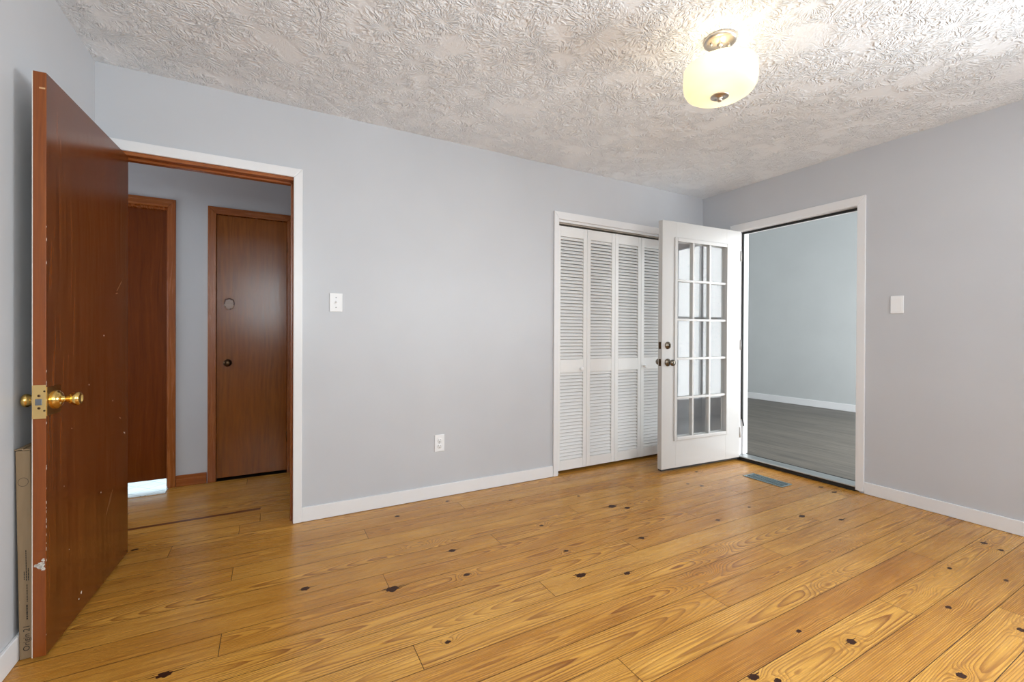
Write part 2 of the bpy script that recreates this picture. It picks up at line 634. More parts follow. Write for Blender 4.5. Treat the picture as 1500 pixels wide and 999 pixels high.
# window put in beside the camera so light reaches the left wall
fr = mb('trim')
yA, yB, zA, zB = WR
d, xm = 0.045, RX + RW / 2
fr.box(RX, RX + RW, yA, yA + d, zA, zB).box(RX, RX + RW, yB - d, yB, zA, zB).box(RX, RX + RW, yA + d, yB - d, zB - d, zB).box(RX, RX + RW, yA + d, yB - d, zA, zA + d)
fr.box(xm - 0.018, xm + 0.018, yA + d, yB - d, 1.38, 1.42)
e = 0.055
fr.box(RX - 0.014, RX + 0.001, yA - e, yA, zA - e, zB + e).box(RX - 0.014, RX + 0.001, yB, yB + e, zA - e, zB + e)
fr.box(RX - 0.014, RX + 0.001, yA, yB, zB, zB + e).box(RX - 0.03, RX + 0.001, yA, yB, zA - e, zA)
o = struct(fr.build('fill_window_4'), 'white window added in the right wall to light the left wall', 'window')
p = mb('glass')
p.box(xm - 0.003, xm + 0.003, yA + d, yB - d, zA + d, zB - d)
p.build('window_pane', o)

# hall: walls, ceiling
HX0, HX1 = -2.2, 1.75
LD = (-1.375, -0.631, 2.03)
RD = (-0.377, 0.130, 2.022)
b = mb('wall')
y0, y1 = HY, HY + W
b.box(HX0, LD[0], y0, y1, 0, H).box(LD[0], LD[1], y0, y1, LD[2], H).box(LD[1], RD[0], y0, y1, 0, H)
b.box(RD[0], RD[1], y0, y1, RD[2], H).box(RD[1], HX1, y0, y1, 0, H)
struct(b.build('wall_hall'), 'grey hallway wall between and above the two brown hall doors', 'wall')
b = mb('wall')
b.box(HX1, HX1 + 0.08, BY + W, HY + W, 0, H)
struct(b.build('wall_hall_right'), 'right end wall of the hallway', 'wall')
b = mb('wall')
b.box(HX0 - 0.3, HX0 - 0.2, BY + W, HY + W, 0, H)
b.box(HX0 - 0.3, LX - W, BY, BY + W, 0, H)
struct(b.build('wall_hall_left'), 'left end wall of the hallway', 'wall')
b = mb('ceiling')
b.box(HX0 - 0.3, HX1 + 0.08, BY + W, HY + W, H, H + 0.06)
struct(b.build('ceiling_hall'), 'hallway ceiling', 'ceiling')
# bathroom and cupboard behind the hall doors, closet behind the louvers
b = mb('closet')
b.box(-2.0, -1.9, HY + W, 6.2, 0, H).box(-0.52, -0.44, HY + W, 6.2, 0, H).box(-2.0, -0.44, 6.12, 6.2, 1.5, H).box(-2.0, -0.44, HY + W, 6.2, H, H + .05)
struct(b.build('wall_bathroom'), 'white walls of the lit room behind the left hall door', 'wall')
b = mb('tile')
b.box(-1.9, -0.52, HY + W, 6.2, -0.05, 0.003)
b.box(LD[0] + 0.012, LD[1] - 0.012, HY - 0.125, HY + W, -0.02, 0.004)
struct(b.build('floor_bathroom'), 'bright white tile floor showing below the left hall door', 'floor')
b = mb('closet')
b.box(-0.44, -0.40, HY + W, 4.7, 0, H).box(0.25, 0.29, HY + W, 4.7, 0, H).box(-0.44, 0.29, 4.66, 4.7, 0, H).box(-0.44, 0.29, HY + W, 4.7, H, H + .05)
b.use('cupboard_shade').box(-0.40, 0.25, HY, 4.66, -0.05, -0.0005)  # floor painted dark: the shade behind the door gap, put into its colour
struct(b.build('wall_cupboard'), 'inside of the cupboard behind the right hall door', 'wall')
b = mb('closet')
b.box(1.86, 1.90, BY + W, 3.6, 0, H).box(3.40, 3.44, BY + W, 3.6, 0, H).box(1.86, 3.44, 3.56, 3.6, 0, H).box(1.86, 3.44, BY + W, 3.6, H, H + .05)
struct(b.build('wall_closet'), 'inside of the closet behind the white louvers', 'wall')

# sun room beyond the right opening
b = mb('sun_wall')
b.box(SX, SX + 0.1, SY0 - 0.1, SY1, 0, HS)
struct(b.build('wall_sunroom_far'), 'blue grey far wall of the next room', 'wall')
b = mb('sun_wall')
b.box(RX + RW, SX, SY1, SY1 + 0.1, 0, HS)
struct(b.build('wall_sunroom_side'), 'left end wall of the next room', 'wall')
W3 = (4.1, 6.9, 0.2, 2.5)
struct(wall_with_windows('sun_wall', RX + RW, SX + 0.1, SY0 - 0.1, SY0, [W3], HS).build('wall_sunroom_window'), 'window wall of the next room', 'wall')
window('window_3', *W3, SY0 - 0.1, SY0, 3)
b = mb('sun_wall')
b.box(RX + RW, RX + RW + 0.01, BY + W, SY1, 0, HS).box(RX + RW, RX + RW + 0.01, SY0, BY + W, H, HS)
struct(b.build('wall_sunroom_near'), 'near wall of the next room', 'wall')
b = mb('ceiling')
b.box(RX + RW, SX + 0.1, SY0 - 0.1, SY1 + 0.1, HS, HS + 0.06)
struct(b.build('ceiling_sunroom'), 'ceiling of the next room', 'ceiling')
b = mb('laminate')
b.box(RX + 0.06, SX + 0.1, SY0 - 0.1, SY1 + 0.1, -0.05, -0.002)
struct(b.build('floor_sunroom'), 'grey wood laminate floor of the next room', 'floor')
b = mb('trim')
b.box(SX - 0.014, SX, SY0, SY1, 0, 0.105)
struct(b.build('baseboard_sunroom', None, 0.003), 'white baseboard along the far wall of the next room', 'baseboard')


# ------------------------------------------------------------------ pine floor
def build_floor():
    rng = np.random.RandomState(11)
    P0, PW = 0.755, 0.1316
    BL = 2.449
    joint = {12: -.155, 8: -.158, 13: .467, 14: 1.088, 9: .457, 10: 1.075, 11: 1.688, 6: 1.063, 5: .448, 2: 1.049, 7: 1.677,
             4: 2.275, 3: 1.648, 1: 2.899, 0: 2.26, -1: 1.62, -2: 2.63, -3: 1.0, 15: 2.0, 17: -.055}
    knots = [(0.133, 2.111, 1.2), (-0.302, 1.795, 1.2), (0.678, 2.689, .9), (1.034, 2.775, .7), (1.413, 2.594, .6), (1.864, 2.439, .6),
             (0.821, 2.128, 1.1), (1.384, 2.162, .7), (0.798, 1.881, .9), (0.468, 1.929, 1.9), (1.335, 1.848, .8), (1.261, 1.627, 1.4),
             (0.563, 1.501, .6), (1.462, 1.539, 1.0), (1.943, 2.192, 2.0), (2.016, 2.123, 1.2), (3.048, 2.422, .9), (2.742, 2.256, .8),
             (2.797, 2.175, .9), (1.786, 1.771, 1.1), (2.365, 1.726, 1.0), (2.724, 1.76, .6), (1.747, 0.93, .6), (1.382, 0.875, 1.1),
             (2.878, 1.518, 1.2), (1.857, 0.807, 1.0), (2.445, 0.719, .7), (2.948, 0.674, .6), (1.992, 0.554, .9), (3.373, 0.853, 1.1),
             (3.342, 0.784, .9), (2.859, 0.838, .7), (3.036, 1.375, 1.0), (2.501, 0.532, .9), (1.434, 0.826, .8), (3.555, 1.743, 1.1), (3.526, 1.643, 1.1),
             (0.2, 3.46, 1.1), (-0.61, 2.905, .9)]
    swirls = [(0.675, 2.255), (1.989, 1.486), (1.45, 1.62), (2.2, 1.05), (1.9, 0.95), (2.75, 1.2), (2.25, 0.99), (2.6, 0.80), (1.75, 1.37), (2.6, 0.70), (2.35, 0.66)]
    V, F, ring, tone, bpos = [], [], [], [], []
    GAP = 0.0012

    def board(xa, xb, ya, yb, row, seed, half):
        nonlocal V, F
        r = np.random.RandomState(seed)
        nx = max(2, int((xb - xa) / 0.016))
        ny = 12
        xs = np.linspace(xa + GAP, xb - GAP, nx + 1)
        ys = np.linspace(ya + GAP, yb - GAP, ny + 1)
        X, Y = np.meshgrid(xs, ys)
        yc = (ya + yb) / 2
        v = Y - yc
        straight = r.rand() < 0.35
        v0 = r.uniform(.10, .18) * r.choice([-1, 1]) if straight else r.uniform(-.03, .03)
        d = r.uniform(.03, .075)
        a = r.uniform(.012, .034) * r.choice([-1, 1])
        s = r.uniform(.0040, .0062)
        ph = r.uniform(0, 6.28, 6)
        u = X - xa
        dd = d + a * (u - 1.2)
        for k in range(4):
            dd = dd + .006 / (k + 1) ** .8 * np.sin(u * (1.7 + 2.3 * k) + ph[k])
        v1 = v0 + .012 * np.sin(u * 1.3 + ph[4]) + .004 * np.sin(u * 6.1 + ph[5])
        for (kx, ky, ks) in knots:
            if ya < ky < yb and xa - .2 < kx < xb + .2:
                dd = dd + .030 * ks ** .5 * np.exp(-((X - kx) / (.05 * ks ** .5)) ** 2 - ((Y - ky) / (.026 * ks ** .5)) ** 2)
        for (kx, ky) in swirls:
            if ya < ky < yb and xa - .2 < kx < xb + .2:
                dd = dd + .05 * np.exp(-((X - kx) / .12) ** 2 - ((Y - ky) / .045) ** 2)
        R = np.sqrt((v - v1) ** 2 + dd ** 2) / s
        i0 = len(V)
        Z = np.zeros_like(X)
        V += list(zip(X.ravel().tolist(), Y.ravel().tolist(), Z.ravel().tolist()))
        ring.extend(R.ravel().tolist())
        tn = r.rand()
        if row == 1 and xb < 3.2 and xb > 2.5:
            tn = -0.45
        if row == 8 and half:
            tn = 0.1
        tone.extend([tn] * X.size)
        bpos.extend(zip((X + seed * 3.17).ravel().tolist(), (Y + seed * 1.31).ravel().tolist(), [0.0] * X.size))
        n = nx + 1
        for j in range(ny):
            for i in range(nx):
                q = i0 + j * n + i
                F.append((q, q + 1, q + n + 1, q + n))

    seed = 1
    for row in range(-16, 25):
        ya, yb = P0 + PW * row, P0 + PW * (row + 1)
        if ya < FY - 0.1:
            continue
        xlo, xhi = (LX - 0.02, RX + 0.02)
        if ya > BY + 0.10:
            xlo, xhi = HX0, HX1
        if ya > HY:
            break
        yb = min(yb, HY + 0.0)
        j0 = joint.get(row, -.155 + .6123 * rng.randint(0, 4))
        cuts = [j0 + BL * k for k in range(-3, 4)]
        cuts = [c for c in cuts if xlo + .05 < c < xhi - .05]
        ed = [xlo] + cuts + [xhi]
        if row == 18:
            # narrow dark strip where the hall boards start
            pass
        for k, (a, c) in enumerate(zip(ed, ed[1:])):
            board(a, c, ya, yb, row, seed, k)
            seed += 1
    nb = len(F)
    # knots: irregular dark discs lying in the board surface, with a drying crack
    kn = []
    r = np.random.RandomState(5)

    def blob(cx, cy, ax, ay, n=18, jag=.25, z=.0003):
        i0 = len(V)
        for k in range(n):
            th = 2 * math.pi * k / n
            q = 1 + jag * (r.rand() - .5) * 2
            V.append((cx + ax * q * math.cos(th), cy + ay * q * math.sin(th), z))
            ring.append(0)
            tone.append(.5)
            bpos.append((0, 0, 0))
        kn.append(tuple(range(i0, i0 + n)))

    for (kx, ky, ks) in knots:
        blob(kx, ky, .0175 * ks ** .7, .0125 * ks ** .7)
        if ks > .95:
            blob(kx + .004, ky + .002, .038 * ks ** .6, .0024, 14, .5, .0004)
        if ks > 1.3:
            for k in range(5):
                blob(kx + r.uniform(-.035, .035), ky + r.uniform(-.016, .016), r.uniform(.004, .012), r.uniform(.0015, .004), 10, .4, .0004)
    # dark strip at the start of the hall boards
    i0 = len(V)
    for p in ((-0.80, 3.200), (-0.055, 3.200), (-0.055, 3.232), (-0.80, 3.232)):
        V.append((p[0], p[1], .0004))
        ring.append(0)
        tone.append(.5)
        bpos.append((0, 0, 0))
    strip = tuple(range(i0, i0 + 4))
    # dark ground below the gaps
    i0 = len(V)
    for p in ((LX - .02, FY - .1), (RX + .02, FY - .1), (RX + .02, BY + .03), (LX - .02, BY + .03), (HX0, BY + .03), (HX1, BY + .03), (HX1, HY), (HX0, HY),
              (1.90, BY + .03), (3.40, BY + .03), (3.40, 3.56), (1.90, 3.56)):
        V.append((p[0], p[1], -.002))
        ring.append(0)
        tone.append(.5)
        bpos.append((0, 0, 0))
    sub = [(i0, i0 + 1, i0 + 2, i0 + 3), (i0 + 4, i0 + 5, i0 + 6, i0 + 7), (i0 + 8, i0 + 9, i0 + 10, i0 + 11)]
    me = bpy.data.meshes.new('floor')
    me.from_pydata(V, [], F + kn + [strip] + sub)
    me.update()
    for k in ('pine', 'knot', 'seam', 'strip'):
        me.materials.append(M[k])
    mi = np.zeros(len(me.polygons), dtype=np.int32)
    mi[nb:nb + len(kn)] = 1
    mi[nb + len(kn):] = 2
    mi[nb + len(kn)] = 3
    me.polygons.foreach_set('material_index', mi)
    for nm, dat in (('ring', ring), ('tone', tone)):
        at = me.attributes.new(nm, 'FLOAT', 'POINT')
        at.data.foreach_set('value', np.array(dat, dtype=np.float32))
    at = me.attributes.new('bpos', 'FLOAT_VECTOR', 'POINT')
    at.data.foreach_set('vector', np.array(bpos, dtype=np.float32).ravel())
    o = bpy.data.objects.new('floor', me)
    COL.objects.link(o)
    return o


struct(build_floor(), 'honey coloured knotty pine board floor', 'floor')

# ------------------------------------------------------------------ baseboards
BT = 0.012
b = mb('trim')
b.box(0.161, 1.938, BY - BT, BY, 0.001, 0.086)
struct(b.build('baseboard_back', None, 0.003), 'white baseboard on the long wall between hall doorway and closet', 'baseboard')
b = mb('trim')
b.box(RX - BT, RX, FY, 1.527, 0.001, 0.084)
struct(b.build('baseboard_right', None, 0.003), 'white baseboard on the right wall below the blank plate', 'baseboard')
b = mb('trim')
b.box(LX, LX + BT, FY, BY, 0.001, 0.086)
struct(b.build('baseboard_left', None, 0.003), 'white baseboard on the left wall beside the cardboard box', 'baseboard')
b = mb('stained_trim_flat')
b.box(-0.601, -0.417, HY - 0.012, HY, 0.001, 0.082)
struct(b.build('baseboard_hall', None, 0.003), 'short brown wood baseboard between the two hall doors', 'baseboard')


# ------------------------------------------------------------------ door casings
def casing_back(name, m_, x0, x1, z1, w, yf, th, zbot=0.001, head=None):
    """three-sided casing on a wall facing -y; mitred at the corners"""
    b = MB()
    b.use(m_)
    h = head or w
    ya, yb = yf - th, yf
    b.prism([(x0 - w, zbot), (x0, zbot), (x0, z1), (x0 - w, z1 + h)], 1, ya, yb)
    b.prism([(x1, zbot), (x1 + w, zbot), (x1 + w, z1 + h), (x1, z1)], 1, ya, yb)
    b.use('stained_trim_flat' if m_ == 'stained_trim' else m_)
    b.prism([(x0, z1), (x1, z1), (x1 + w, z1 + h), (x0 - w, z1 + h)], 1, ya, yb)
    return b.build(name, None, 0.0035)


JX0, JX1, JZ = -0.668, 0.112, 2.005      # clear hall doorway
tr1 = casing_back('trim_1', 'trim', JX0 - 0.0, JX1 + 0.002, 2.024, 0.047, BY, 0.014, 0.001, 0.052)
struct(tr1, 'white casing around the hall doorway on the left', 'door casing')
# stained jamb with stops and strike plate
b = mb('stained_trim')
b.box(OA[0], JX0, BY - 0.001, BY + W + 0.002, 0.001, OA[2]).box(JX1, OA[1], BY - 0.001, BY + W + 0.002, 0.001, OA[2])
b.box(JX1 - 0.011, JX1, BY + 0.042, BY + 0.078, 0.001, JZ).box(JX0, JX0 + 0.011, BY + 0.042, BY + 0.078, 0.001, JZ)
b.use('stained_trim_flat')
b.box(JX0, JX1, BY - 0.001, BY + W + 0.002, JZ + 0.002, OA[2])
b.box(JX0, JX1, BY + 0.042, BY + 0.078, JZ - 0.010, JZ + 0.002)
jamb = struct(b.build('trim_2', None, 0.0015), 'brown stained wood jamb lining the hall doorway', 'door jamb')
b = mb('bronze')
b.box(JX1 - 0.0015, JX1 + 0.001, BY + 0.004, BY + 0.036, 0.845, 0.905)
b.build('strike_plate', jamb)
# matching casing on the hall side
b = mb('stained_trim')
y1 = BY + W
b.box(OA[0] - 0.04, JX0, y1, y1 + 0.014, 0.001, 2.06).box(JX1, OA[1] + 0.04, y1, y1 + 0.014, 0.001, 2.06).box(JX0, JX1, y1, y1 + 0.014, JZ + 0.02, 2.06)
struct(b.build('trim_3', None, 0.002), 'brown casing on the hall side of the doorway', 'door casing')

# closet casing, head stop and track
tr = casing_back('trim_4', 'trim', 1.985, 3.205, 2.026, 0.045, BY, 0.015, 0.001, 0.058)
struct(tr, 'white casing around the louvered closet', 'door casing')
b = mb('trim')
b.box(1.965, 1.985, BY - 0.001, BY + W, 0.001, 2.045).box(3.205, 3.225, BY - 0.001, BY + W, 0.001, 2.045)
b.box(1.985, 3.205, BY - 0.001, BY + W, 2.026, 2.045)
b.box(1.985, 3.205, BY + 0.004, BY + 0.016, 2.008, 2.026)
b.build('jamb', tr, 0.001)
b = mb('nickel')
b.box(1.987, 3.203, BY + 0.024, BY + 0.030, 1.998, 2.026).box(1.987, 3.203, BY + 0.056, BY + 0.060, 1.998, 2.026).box(1.987, 3.203, BY + 0.024, BY + 0.060, 2.022, 2.026)
b.build('door_track', tr)

# hall door casings
tr5 = casing_back('trim_5', 'stained_trim', LD[0] + 0.018, LD[1] - 0.018, 2.012, 0.047, HY, 0.015, 0.001, 0.058)
struct(tr5, 'reddish brown casing around the left hall door', 'door casing')
b = mb('stained_trim')
b.box(LD[0], LD[0] + 0.018, HY - 0.001, HY + W, 0.005, LD[2]).box(LD[1] - 0.018, LD[1], HY - 0.001, HY + W, 0.005, LD[2])
b.box(LD[0] + 0.018, LD[1] - 0.018, HY - 0.001, HY + W, 2.012, LD[2])
b.box(LD[1] - 0.030, LD[1] - 0.018, HY + 0.03, HY + 0.065, 0.005, 2.012).box(LD[0] + 0.018, LD[1] - 0.03, HY + 0.03, HY + 0.065, 2.0, 2.012)
b.build('jamb', tr5, 0.001)
tr6 = casing_back('trim_6', 'stained_trim', RD[0] + 0.018, RD[1] - 0.018, 2.004, 0.053, HY, 0.015, 0.001, 0.053)
struct(tr6, 'brown casing around the right hall door with the worn patch', 'door casing')
b = mb('stained_trim')
b.box(RD[0], RD[0] + 0.018, HY - 0.001, HY + W, 0.001, RD[2]).box(RD[1] - 0.018, RD[1], HY - 0.001, HY + W, 0.001, RD[2])
b.box(RD[0] + 0.018, RD[1] - 0.018, HY - 0.001, HY + W, 2.004, RD[2])
b.build('jamb', tr6, 0.001)

# right opening: casing, jamb, weatherstrip, threshold
b = mb('trim')
xa, xb = RX - 0.015, RX
ya_, yb_, zt, w, hd = 1.580, 2.520, 2.046, 0.052, 0.064
b.prism([(ya_ - w, 0.012), (ya_, 0.012), (ya_, zt), (ya_ - w, zt + hd)], 0, xa, xb)
b.prism([(yb_, 0.012), (yb_ + w, 0.012), (yb_ + w, zt + hd), (yb_, zt)], 0, xa, xb)
b.prism([(ya_, zt), (yb_, zt), (yb_ + w, zt + hd), (ya_ - w, zt + hd)], 0, xa, xb)
tr7 = struct(b.build('trim_7', None, 0.0035), 'white casing around the opening in the right wall', 'door casing')
b = mb('trim')
b.box(RX - 0.001, RX + RW, OR[0], 1.582, 0.04, OR[2]).box(RX - 0.001, RX + RW, 2.493, OR[1], 0.04, OR[2])
b.box(RX - 0.001, RX + RW, 1.582, 2.493, 2.044, OR[2])
b.box(RX + 0.055, RX + 0.10, 2.478, 2.493, 0.04, 2.044).box(RX + 0.055, RX + 0.10, 1.582, 1.597, 0.04, 2.044).box(RX + 0.055, RX + 0.10, 1.597, 2.478, 2.030, 2.044)
b.build('jamb', tr7, 0.0015)
b = mb('black')
b.box(RX + 0.040, RX + 0.055, 1.584, 2.491, 2.026, 2.043)
b.box(RX + 0.040, RX + 0.055, 2.479, 2.492, 0.36, 2.03)
b.tube((RX + 0.045, 2.484, 0.38), (RX + 0.050, 2.470, 0.30), 0.005)
b.build('weatherstrip', tr7)
b = mb('alu')
b.prism([(RX - 0.012, 0.034), (RX - 0.006, 0.040), (RX + 0.02, 0.042), (RX + 0.05, 0.046), (RX + 0.08, 0.046), (RX + 0.11, 0.036), (RX + RW + 0.02, 0.022), (RX + RW + 0.02, 0.015), (RX - 0.012, 0.030)], 1, 1.582, 2.493)
thr = b.build('threshold', tr7, 0.001)
b = mb('black')
b.box(RX - 0.010, RX + RW + 0.018, 1.582, 2.493, 0.001, 0.030)
b.build('threshold_riser', thr)
b = mb('pewter')
b.box(RX + 0.005, RX + 0.04, 1.581, 1.5835, 0.86, 0.93)
b.build('strike_plate', tr7)


# ------------------------------------------------------------------ brown door standing open against the left wall
HXD, HYD = -0.6285, 2.858          # hinge corner of the face we see
DL, DTH = 0.787, 0.033
ang = math.atan2(2.070 - HYD, -0.671 - HXD)       # direction hinge -> free edge
d1 = empty('door_1', (HXD, HYD, 0.0), ang)
struct(d1, 'red brown varnished wood door standing open beside the left wall, brass knob and chipped edge', 'door')
# local: x along the door from hinge to free edge, seen face at y=0, thickness towards -y (the wall side)
b = mb('mahogany')
b.box(0.0, DL - 0.0035, -DTH, 0.0, 0.012, 1.993)
b.build('door_panel', d1)
b = mb('edge_wood')
b.box(DL - 0.0035, DL, -DTH, 0.0, 0.012, 1.993)
b.build('door_edge', d1, 0.0012)
b = mb('chip')
b.box(0.002, DL + 0.0006, -DTH - 0.0016, -DTH, 0.013, 1.990)
o = b.build('painted_back', d1)
tag(o, 'white painted back face of the brown door')
# chips of missing varnish and a scuff on the free edge
rr = random.Random(3)
b = mb('chip')


def chip(b, pts_fn, n=9):
    b.poly([pts_fn(2 * math.pi * k / n, 0.65 + 0.7 * rr.random()) for k in range(n)])


for k in range(26):
    z = rr.uniform(0.05, 1.5) if k > 6 else rr.uniform(0.3, 0.62)
    s = rr.uniform(0.001, 0.0022)
    chip(b, lambda th, q: Vector((DL - 0.002 + s * q * math.cos(th), 0.0004, z + s * 2.6 * q * math.sin(th))), 7)
for (xx, zz, s) in ((0.30, 1.10, .003), (0.20, 0.80, .002), (0.045, 0.62, .003), (0.055, 0.625, .003), (0.33, 0.42, .003), (0.62, 0.30, .002), (0.54, 0.07, .004), (0.52, 0.085, .005), (0.45, 0.9, .002), (0.60, 0.75, .0015), (0.66, 0.55, .0016)):
    chip(b, lambda th, q: Vector((xx + s * q * math.cos(th), 0.0005, zz + s * q * math.sin(th))), 7)
for k in range(80):
    # ragged white scuff: small flakes that together make a wedge
    q = rr.random() ** 0.7
    yy = -0.004 - 0.0235 * (1 - q)
    zz = 0.323 + rr.uniform(-1, 1) * 0.021 * q
    s = rr.uniform(0.0015, 0.0042)
    b.poly([Vector((DL + 0.0006, yy + s * (0.6 + 0.6 * rr.random()) * math.cos(2 * math.pi * j / 7), zz + s * (0.6 + 0.6 * rr.random()) * math.sin(2 * math.pi * j / 7))) for j in range(7)])
b.build('paint_chips', d1)
b = mb('pale_chip')
b.box(DL - 0.001, DL + 0.0006, -0.017, -0.002, 1.936, 1.941)
# long pale scratches on the face
for (xa_, za_, xb_, zb_) in ((0.09, 1.36, 0.15, 1.31), (0.14, 1.30, 0.165, 1.295), (0.10, 0.70, 0.115, 0.71), (0.27, 0.30, 0.22, 0.38), (0.24, 0.33, 0.20, 0.39)):
    dx, dz = xb_ - xa_, zb_ - za_
    L = math.hypot(dx, dz)
    nx, nz = -dz / L * 0.0006, dx / L * 0.0006
    b.poly([Vector((xa_ + nx, 0.0005, za_ + nz)), Vector((xb_ + nx, 0.0005, zb_ + nz)), Vector((xb_ - nx, 0.0005, zb_ - nz)), Vector((xa_ - nx, 0.0005, za_ - nz))])
b.build('scratches', d1)
# lockset
KZ = 0.877
b = mb('brass_satin')
b.box(DL - 0.001, DL + 0.0018, -DTH - 0.001, 0.0005, KZ - 0.057, KZ + 0.057)
lp = b.build('latch_plate', d1, 0.0006)
b = mb('steel_latch')
b.prism([(-0.026, KZ - 0.011), (-0.0085, KZ - 0.011), (-0.0085, KZ + 0.011), (-0.026, KZ + 0.011)], 0, DL + 0.001, DL + 0.004)
b.build('latch_bolt', lp, 0.002)
for sr, sy, sz in ((0.0042, -DTH / 2, 0.021), (0.0042, -DTH / 2, -0.021), (0.003, -0.003, 0.036), (0.003, -0.003, -0.030)):
    b = mb('bronze')
    b.lathe([(0, .0022), (sr, .0022), (sr, .0005)], (DL, sy, KZ + sz), (1, 0, 0), 16)
    b.build('screw', lp)
KX = DL - 0.062
b = mb('brass')
b.box(KX - 0.038, KX + 0.060, -0.0002, 0.0022, KZ - 0.050, KZ + 0.050)
esc = b.build('backplate', d1, 0.001)
b = mb('brass')
b.lathe([(0.033, 0.002), (0.033, 0.007), (0.030, 0.011), (0.027, 0.012), (0.025, 0.017), (0.017, 0.020), (0.0115, 0.021), (0.0105, 0.032), (0.0125, 0.036), (0.018, 0.042),
         (0.0235, 0.052), (0.0245, 0.060), (0.0225, 0.066), (0.0195, 0.069), (0.017, 0.0695), (0.0145, 0.067), (0.0, 0.066)], (KX, 0, KZ), (0, 1, 0), 40)
b.build('knob', d1)
b = mb('brass')
b.lathe([(0.033, 0.001), (0.033, 0.005), (0.026, 0.010), (0.011, 0.012), (0.0105, 0.018), (0.016, 0.024), (0.0225, 0.034), (0.0235, 0.041), (0.020, 0.046), (0.0, 0.048)], (KX, -DTH - 0.0016, KZ), (0, -1, 0), 40)
b.build('knob', d1)

# ------------------------------------------------------------------ cardboard box behind the door
bx = empty('cardboard_box', (-0.727, 2.102, 0.0))
tag(bx, 'tall narrow brown cardboard box wedged upright between the open brown door and left wall', 'box', None, 'thing')
BWd, BH, BLn = 0.036, 0.715, 0.55
lean = -0.0105
b = mb('cardboard')


def lp_(x, y, z):
    return Vector((x + lean * z / BH, y, z))


cs = [(-BWd / 2, 0), (BWd / 2, 0), (BWd / 2, BLn), (-BWd / 2, BLn)]
vb = [b.bm.verts.new(lp_(x, y, 0.001)) for x, y in cs]
vt = [b.bm.verts.new(lp_(x, y, BH - 0.004)) for x, y in cs]
for i in range(4):
    b._f([vb[i], vb[(i + 1) % 4], vt[(i + 1) % 4], vt[i]])
b._f(vb[::-1])
b._f(vt)
b.build('box_body', bx, 0.002)
b = mb('cardboard')
# top flaps, slightly crooked
for (xa_, xb_, dz) in ((-BWd / 2 - 0.001, 0.002, 0.004), (-0.001, BWd / 2 + 0.001, 0.001)):
    v = [b.bm.verts.new(lp_(x, y, BH + z)) for (x, y, z) in ((xa_, -0.001, -0.003 + dz * 0.3), (xb_, -0.001, -0.003 + dz), (xb_, BLn, dz), (xa_, BLn, -0.003))]
    w_ = [b.bm.verts.new(q.co + Vector((0, 0, 0.003))) for q in v]
    for i in range(4):
        b._f([v[i], v[(i + 1) % 4], w_[(i + 1) % 4], w_[i]])
    b._f(v[::-1])
    b._f(w_)
b.build('top_flap', bx)


def text_mesh(name, body, size, mkey, parent, matrix, extrude=0.0):
    cu = bpy.data.curves.new(name, 'FONT')
    cu.body = body
    cu.size = size
    cu.extrude = extrude
    cu.align_x = 'LEFT'
    cu.align_y = 'CENTER'
    tmp = bpy.data.objects.new(name + '_curve', cu)
    COL.objects.link(tmp)
    bpy.context.view_layer.update()
    me = bpy.data.meshes.new_from_object(tmp.evaluated_get(bpy.context.evaluated_depsgraph_get()))
    bpy.data.objects.remove(tmp, do_unlink=True)
    me.materials.clear()
    me.materials.append(M[mkey])
    o = bpy.data.objects.new(name, me)
    COL.objects.link(o)
    o.parent = parent
    o.matrix_local = matrix
    return o


# text reads upwards on the narrow end: text x -> +z, text y -> -x, facing the room (-y)
TM = Matrix(((0, -1, 0, 0.000), (0, 0, -1, -0.0006), (1, 0, 0, 0.028), (0, 0, 0, 1)))
text_mesh('printed_name', 'Origin 21', 0.023, 'ink', bx, TM)
b = mb('ink')
rr = random.Random(9)


def bars(x, z0, z1, h, gap):
    z = z0
    while z < z1:
        L = rr.uniform(0.003, 0.010)
        L = min(L, z1 - z)
        sx = lean * z / BH
        b.poly([Vector((x + sx - h / 2, -0.0006, z)), Vector((x + sx + h / 2, -0.0006, z)), Vector((x + sx + h / 2, -0.0006, z + L)), Vector((x + sx - h / 2, -0.0006, z + L))])
        z += L + gap


bars(0.003, 0.135, 0.187, 0.0034, 0.0012)
bars(0.004, 0.195, 0.255, 0.0022, 0.0016)
bars(-0.002, 0.272, 0.300, 0.0022, 0.0014)
bars(0.003, 0.268, 0.372, 0.0022, 0.0014)
bars(0.008, 0.268, 0.310, 0.0022, 0.0014)
b.build('printed_lines', bx)
# thin round outline near the top
b = mb('ink')
for k in range(24):
    a0, a1 = 2 * math.pi * k / 24, 2 * math.pi * (k + 1) / 24
    cxx, czz = lean * 0.6 / BH, 0.605
    pts = []
    for aa, rf in ((a0, 1), (a1, 1), (a1, .93), (a0, .93)):
        pts.append(Vector((cxx + 0.013 * rf * math.cos(aa), -0.0012, czz + 0.015 * rf * math.sin(aa))))
    b.poly(pts)
b.build('printed_mark', bx)

# ------------------------------------------------------------------ hall doors
d2 = empty('door_2', (LD[0] + 0.02, HY + 0.066, 0))
struct(d2, 'dark red brown hall door on the left with bright tile below it', 'door')
b = mb('hall_door_red')
b.box(0.0, LD[1] - LD[0] - 0.04, 0, 0.036, 0.052, 2.008)
b.build('door_panel', d2, 0.001)
b = mb('bronze')
b.lathe([(0.03, 0), (0.03, 0.006), (0.012, 0.010), (0.011, 0.03), (0.024, 0.042), (0.026, 0.055), (0.018, 0.064), (0, 0.066)], (0.065, 0, 0.9), (0, -1, 0), 28)
b.build('knob', d2)

